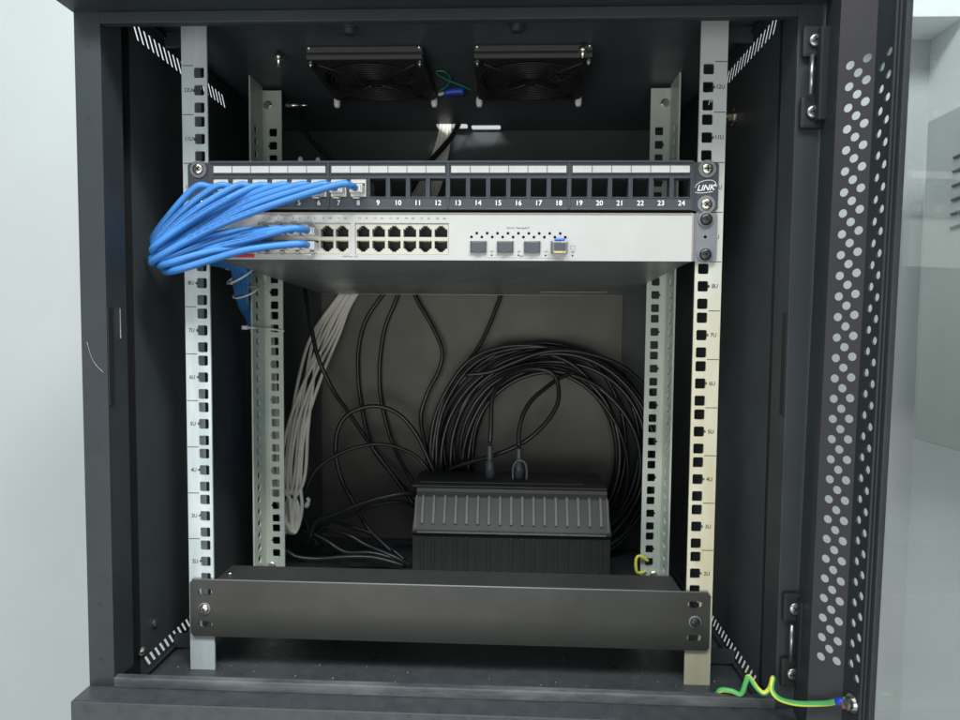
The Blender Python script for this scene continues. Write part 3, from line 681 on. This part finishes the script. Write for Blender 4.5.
# ------------------------------------------------------------------ ribbed black power box
ub = thing('power_supply_box', 'ribbed black plastic power supply box on the cabinet floor', 'power box', (62, 250, -40.3))
x0, x1, yf, yb, zt = -62, 187, 200, 306, 86
bdy = MB()
prof = [(yf+4, -40.2), (yf+4, 30), (yf, 34), (yf, 37), (yf+17, 76), (yf+20, 79), (yf+20, 82), (yf+22, 86), (yb, 86), (yb, -40.2)]
n = len(prof); ins = [0]*n
L_ = [(x0+(3 if 3 < i < 8 else 0), y, z) for i, (y, z) in enumerate(prof)]; R_ = [(x1-(3 if 3 < i < 8 else 0), y, z) for i, (y, z) in enumerate(prof)]
bdy.add(L_+R_, [list(range(n))[::-1], [n+i for i in range(n)]]+[[i, (i+1) % n, n+(i+1) % n, n+i] for i in range(n)])
bo = bdy.build('casing', 'ups', ub)
lid = MB().box(x0-4, x1-2, yf+24, yb+2, 86.2, 89, 1.2).box(x0+5, x1-30, yf+36, yb-8, 89.2, 91, .6); lid.build('lid', 'ups', ub)
lo = MB(); rb = MB()
sl = lambda v: Vector((v.x, v.y+(v.z-37)*17/39, v.z))
for i in range(17):
    x = x0+12+i*(x1-x0-24)/16
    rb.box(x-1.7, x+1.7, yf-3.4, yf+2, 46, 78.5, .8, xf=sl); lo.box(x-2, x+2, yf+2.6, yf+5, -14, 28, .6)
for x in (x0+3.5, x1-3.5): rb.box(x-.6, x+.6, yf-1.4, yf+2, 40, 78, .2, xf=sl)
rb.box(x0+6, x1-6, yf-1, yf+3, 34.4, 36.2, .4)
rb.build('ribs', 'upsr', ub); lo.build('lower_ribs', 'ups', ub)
MB().box(x0+1.5, x1-1.5, yf-.7, yf-.1, 38.5, 76, xf=sl).build('vent_band', 'band', ub)
MB().box(x0+2, x1-2, 170, 199.5, -40.2, -16, 3).build('foot', 'ups', ub) if False else None
# two plugs standing on it
def stand_plug(px_, py0, py1, Y, cable, label):
    t = thing('power_lead', label, 'power lead', at(px_, py0, Y), 'power leads plugged into the ribbed box')
    a = Vector(at(px_, py0, Y)); b_ = Vector(at(px_, py1, Y)); m = MB()
    m.lathe(a, b_-a, [(0, 6.4), ((b_-a).length*.48, 6.4), ((b_-a).length*.52, 4.6)]+[((b_-a).length*(.55+.05*k), 5.4 if k % 2 else 3.9) for k in range(9)], 14, True)
    m.build('plug', 'plugb', t)
    MB().tube([b_]+[at(*c) for c in cable], 3.1, 10, 8).build('flex', 'bcable', t)
    return t
stand_plug(490, 479, 443, 262, [(491, 425, 264), (492, 400, 270), (498, 386, 280), (510, 375, 295), (530, 369, 305), (550, 372, 305), (558, 385, 300), (557, 405, 290), (543, 426, 282), (522, 443, 280), (495, 455, 285), (455, 467, 300), (435, 480, 312)], 'black power lead with its plug left of the forked cable clip')
t = stand_plug(519, 479, 446, 262, [(519, 432, 266), (523, 415, 272), (532, 400, 282), (547, 387, 295), (560, 378, 308), (575, 372, 316)], 'black power lead whose plug stands in the forked cable clip')
MB().tube([at(513, 480, 256), at(513, 468, 256), at(516, 462, 256), at(520, 460.5, 256), at(524, 462, 256), at(526.5, 468, 256), at(526.5, 480, 256)], 1.3, 8, 5).build('clip', 'ear', t)
tag(MB().tube([at(649, 571, 205), at(644, 572, 188), at(637, 572, 182), at(636, 560, 183), at(640, 556, 184), at(648, 561, 186)], 1.9, 8, 7).build('earth_wire', 'yellow'), 'short yellow-green wire curling at the foot of the right rear rail', 'wire')
tag(MB().tube([at(307, 498, 240), at(309, 500, 240), at(308, 503, 240)], 2.2, 8, 4).tube([at(308, 503, 240), at(306, 507, 240)], 3.2, 8, 3).build('cable_tag', 'tie'), 'small white tag lying on the black cables by the pale bundle', 'tag')

# ------------------------------------------------------------------ earth wire at the front right corner
t = thing('earth_wire', 'green and yellow striped earth wire from the cabinet frame to the open door', 'wire', at(780, 698, -95))
e_px = [(706, 700, -60), (715, 696, -66), (721, 690, -70), (732, 691, -74), (741, 694, -76), (746, 682, -78), (749, 677, -79), (757, 688, -82), (764, 693, -84), (770, 688, -86), (773, 678, -88), (772, 690, -92), (780, 699, -98), (798, 703.5, -110), (823, 703.5, -124), (837, 701.5, -134)]
MB().tube([at(*p) for p in e_px], 2.0, 12, 8, twist=.045, split=True).build('insulation', ['yellow', 'green'], t)
MB().tube([at(836, 701.5, -134), at(846, 702, -138)], 2.9, 12, 3).build('crimp_sleeve', 'sleeve', t)
MB().tube([at(841, 705, -139), at(850, 705.5, -140)], 2.6, 12, 3, flat=.6).build('lug', 'brown', t)
c0 = Vector(at(857, 703, -142))
MB().lathe(c0, (-1, -.12, 0), [(0, 7), (1.6, 7), (1.6, 5), (3, 5), (3, 6.6), (4.2, 6.6), (4.2, 4.6), (8, 4.6), (8.5, 2.5)], 16).build('bolt', 'steel', t)

# loose specks of dust and swarf on the cabinet floor and lower rail
sp = MB()
for _ in range(150):
    x, y = random.uniform(-270, 270), random.uniform(-66, 60); rr = random.uniform(.15, .55); a = random.uniform(0, 3)
    p = [(x+rr*math.cos(a+k*1.26)*random.uniform(.6, 1.5), y+rr*math.sin(a+k*1.26)) for k in range(5)]
    sp.add([(u_, v_, -40.35) for u_, v_ in p]+[(x, y, -40.35+rr)], [[0, 1, 2, 3, 4]]+[[k, (k+1) % 5, 5] for k in range(5)])
d_ = sp.build('dust', 'label'); tag(d_, 'pale specks of dust scattered over the black cabinet floor', 'dust'); d_['kind'] = 'stuff'
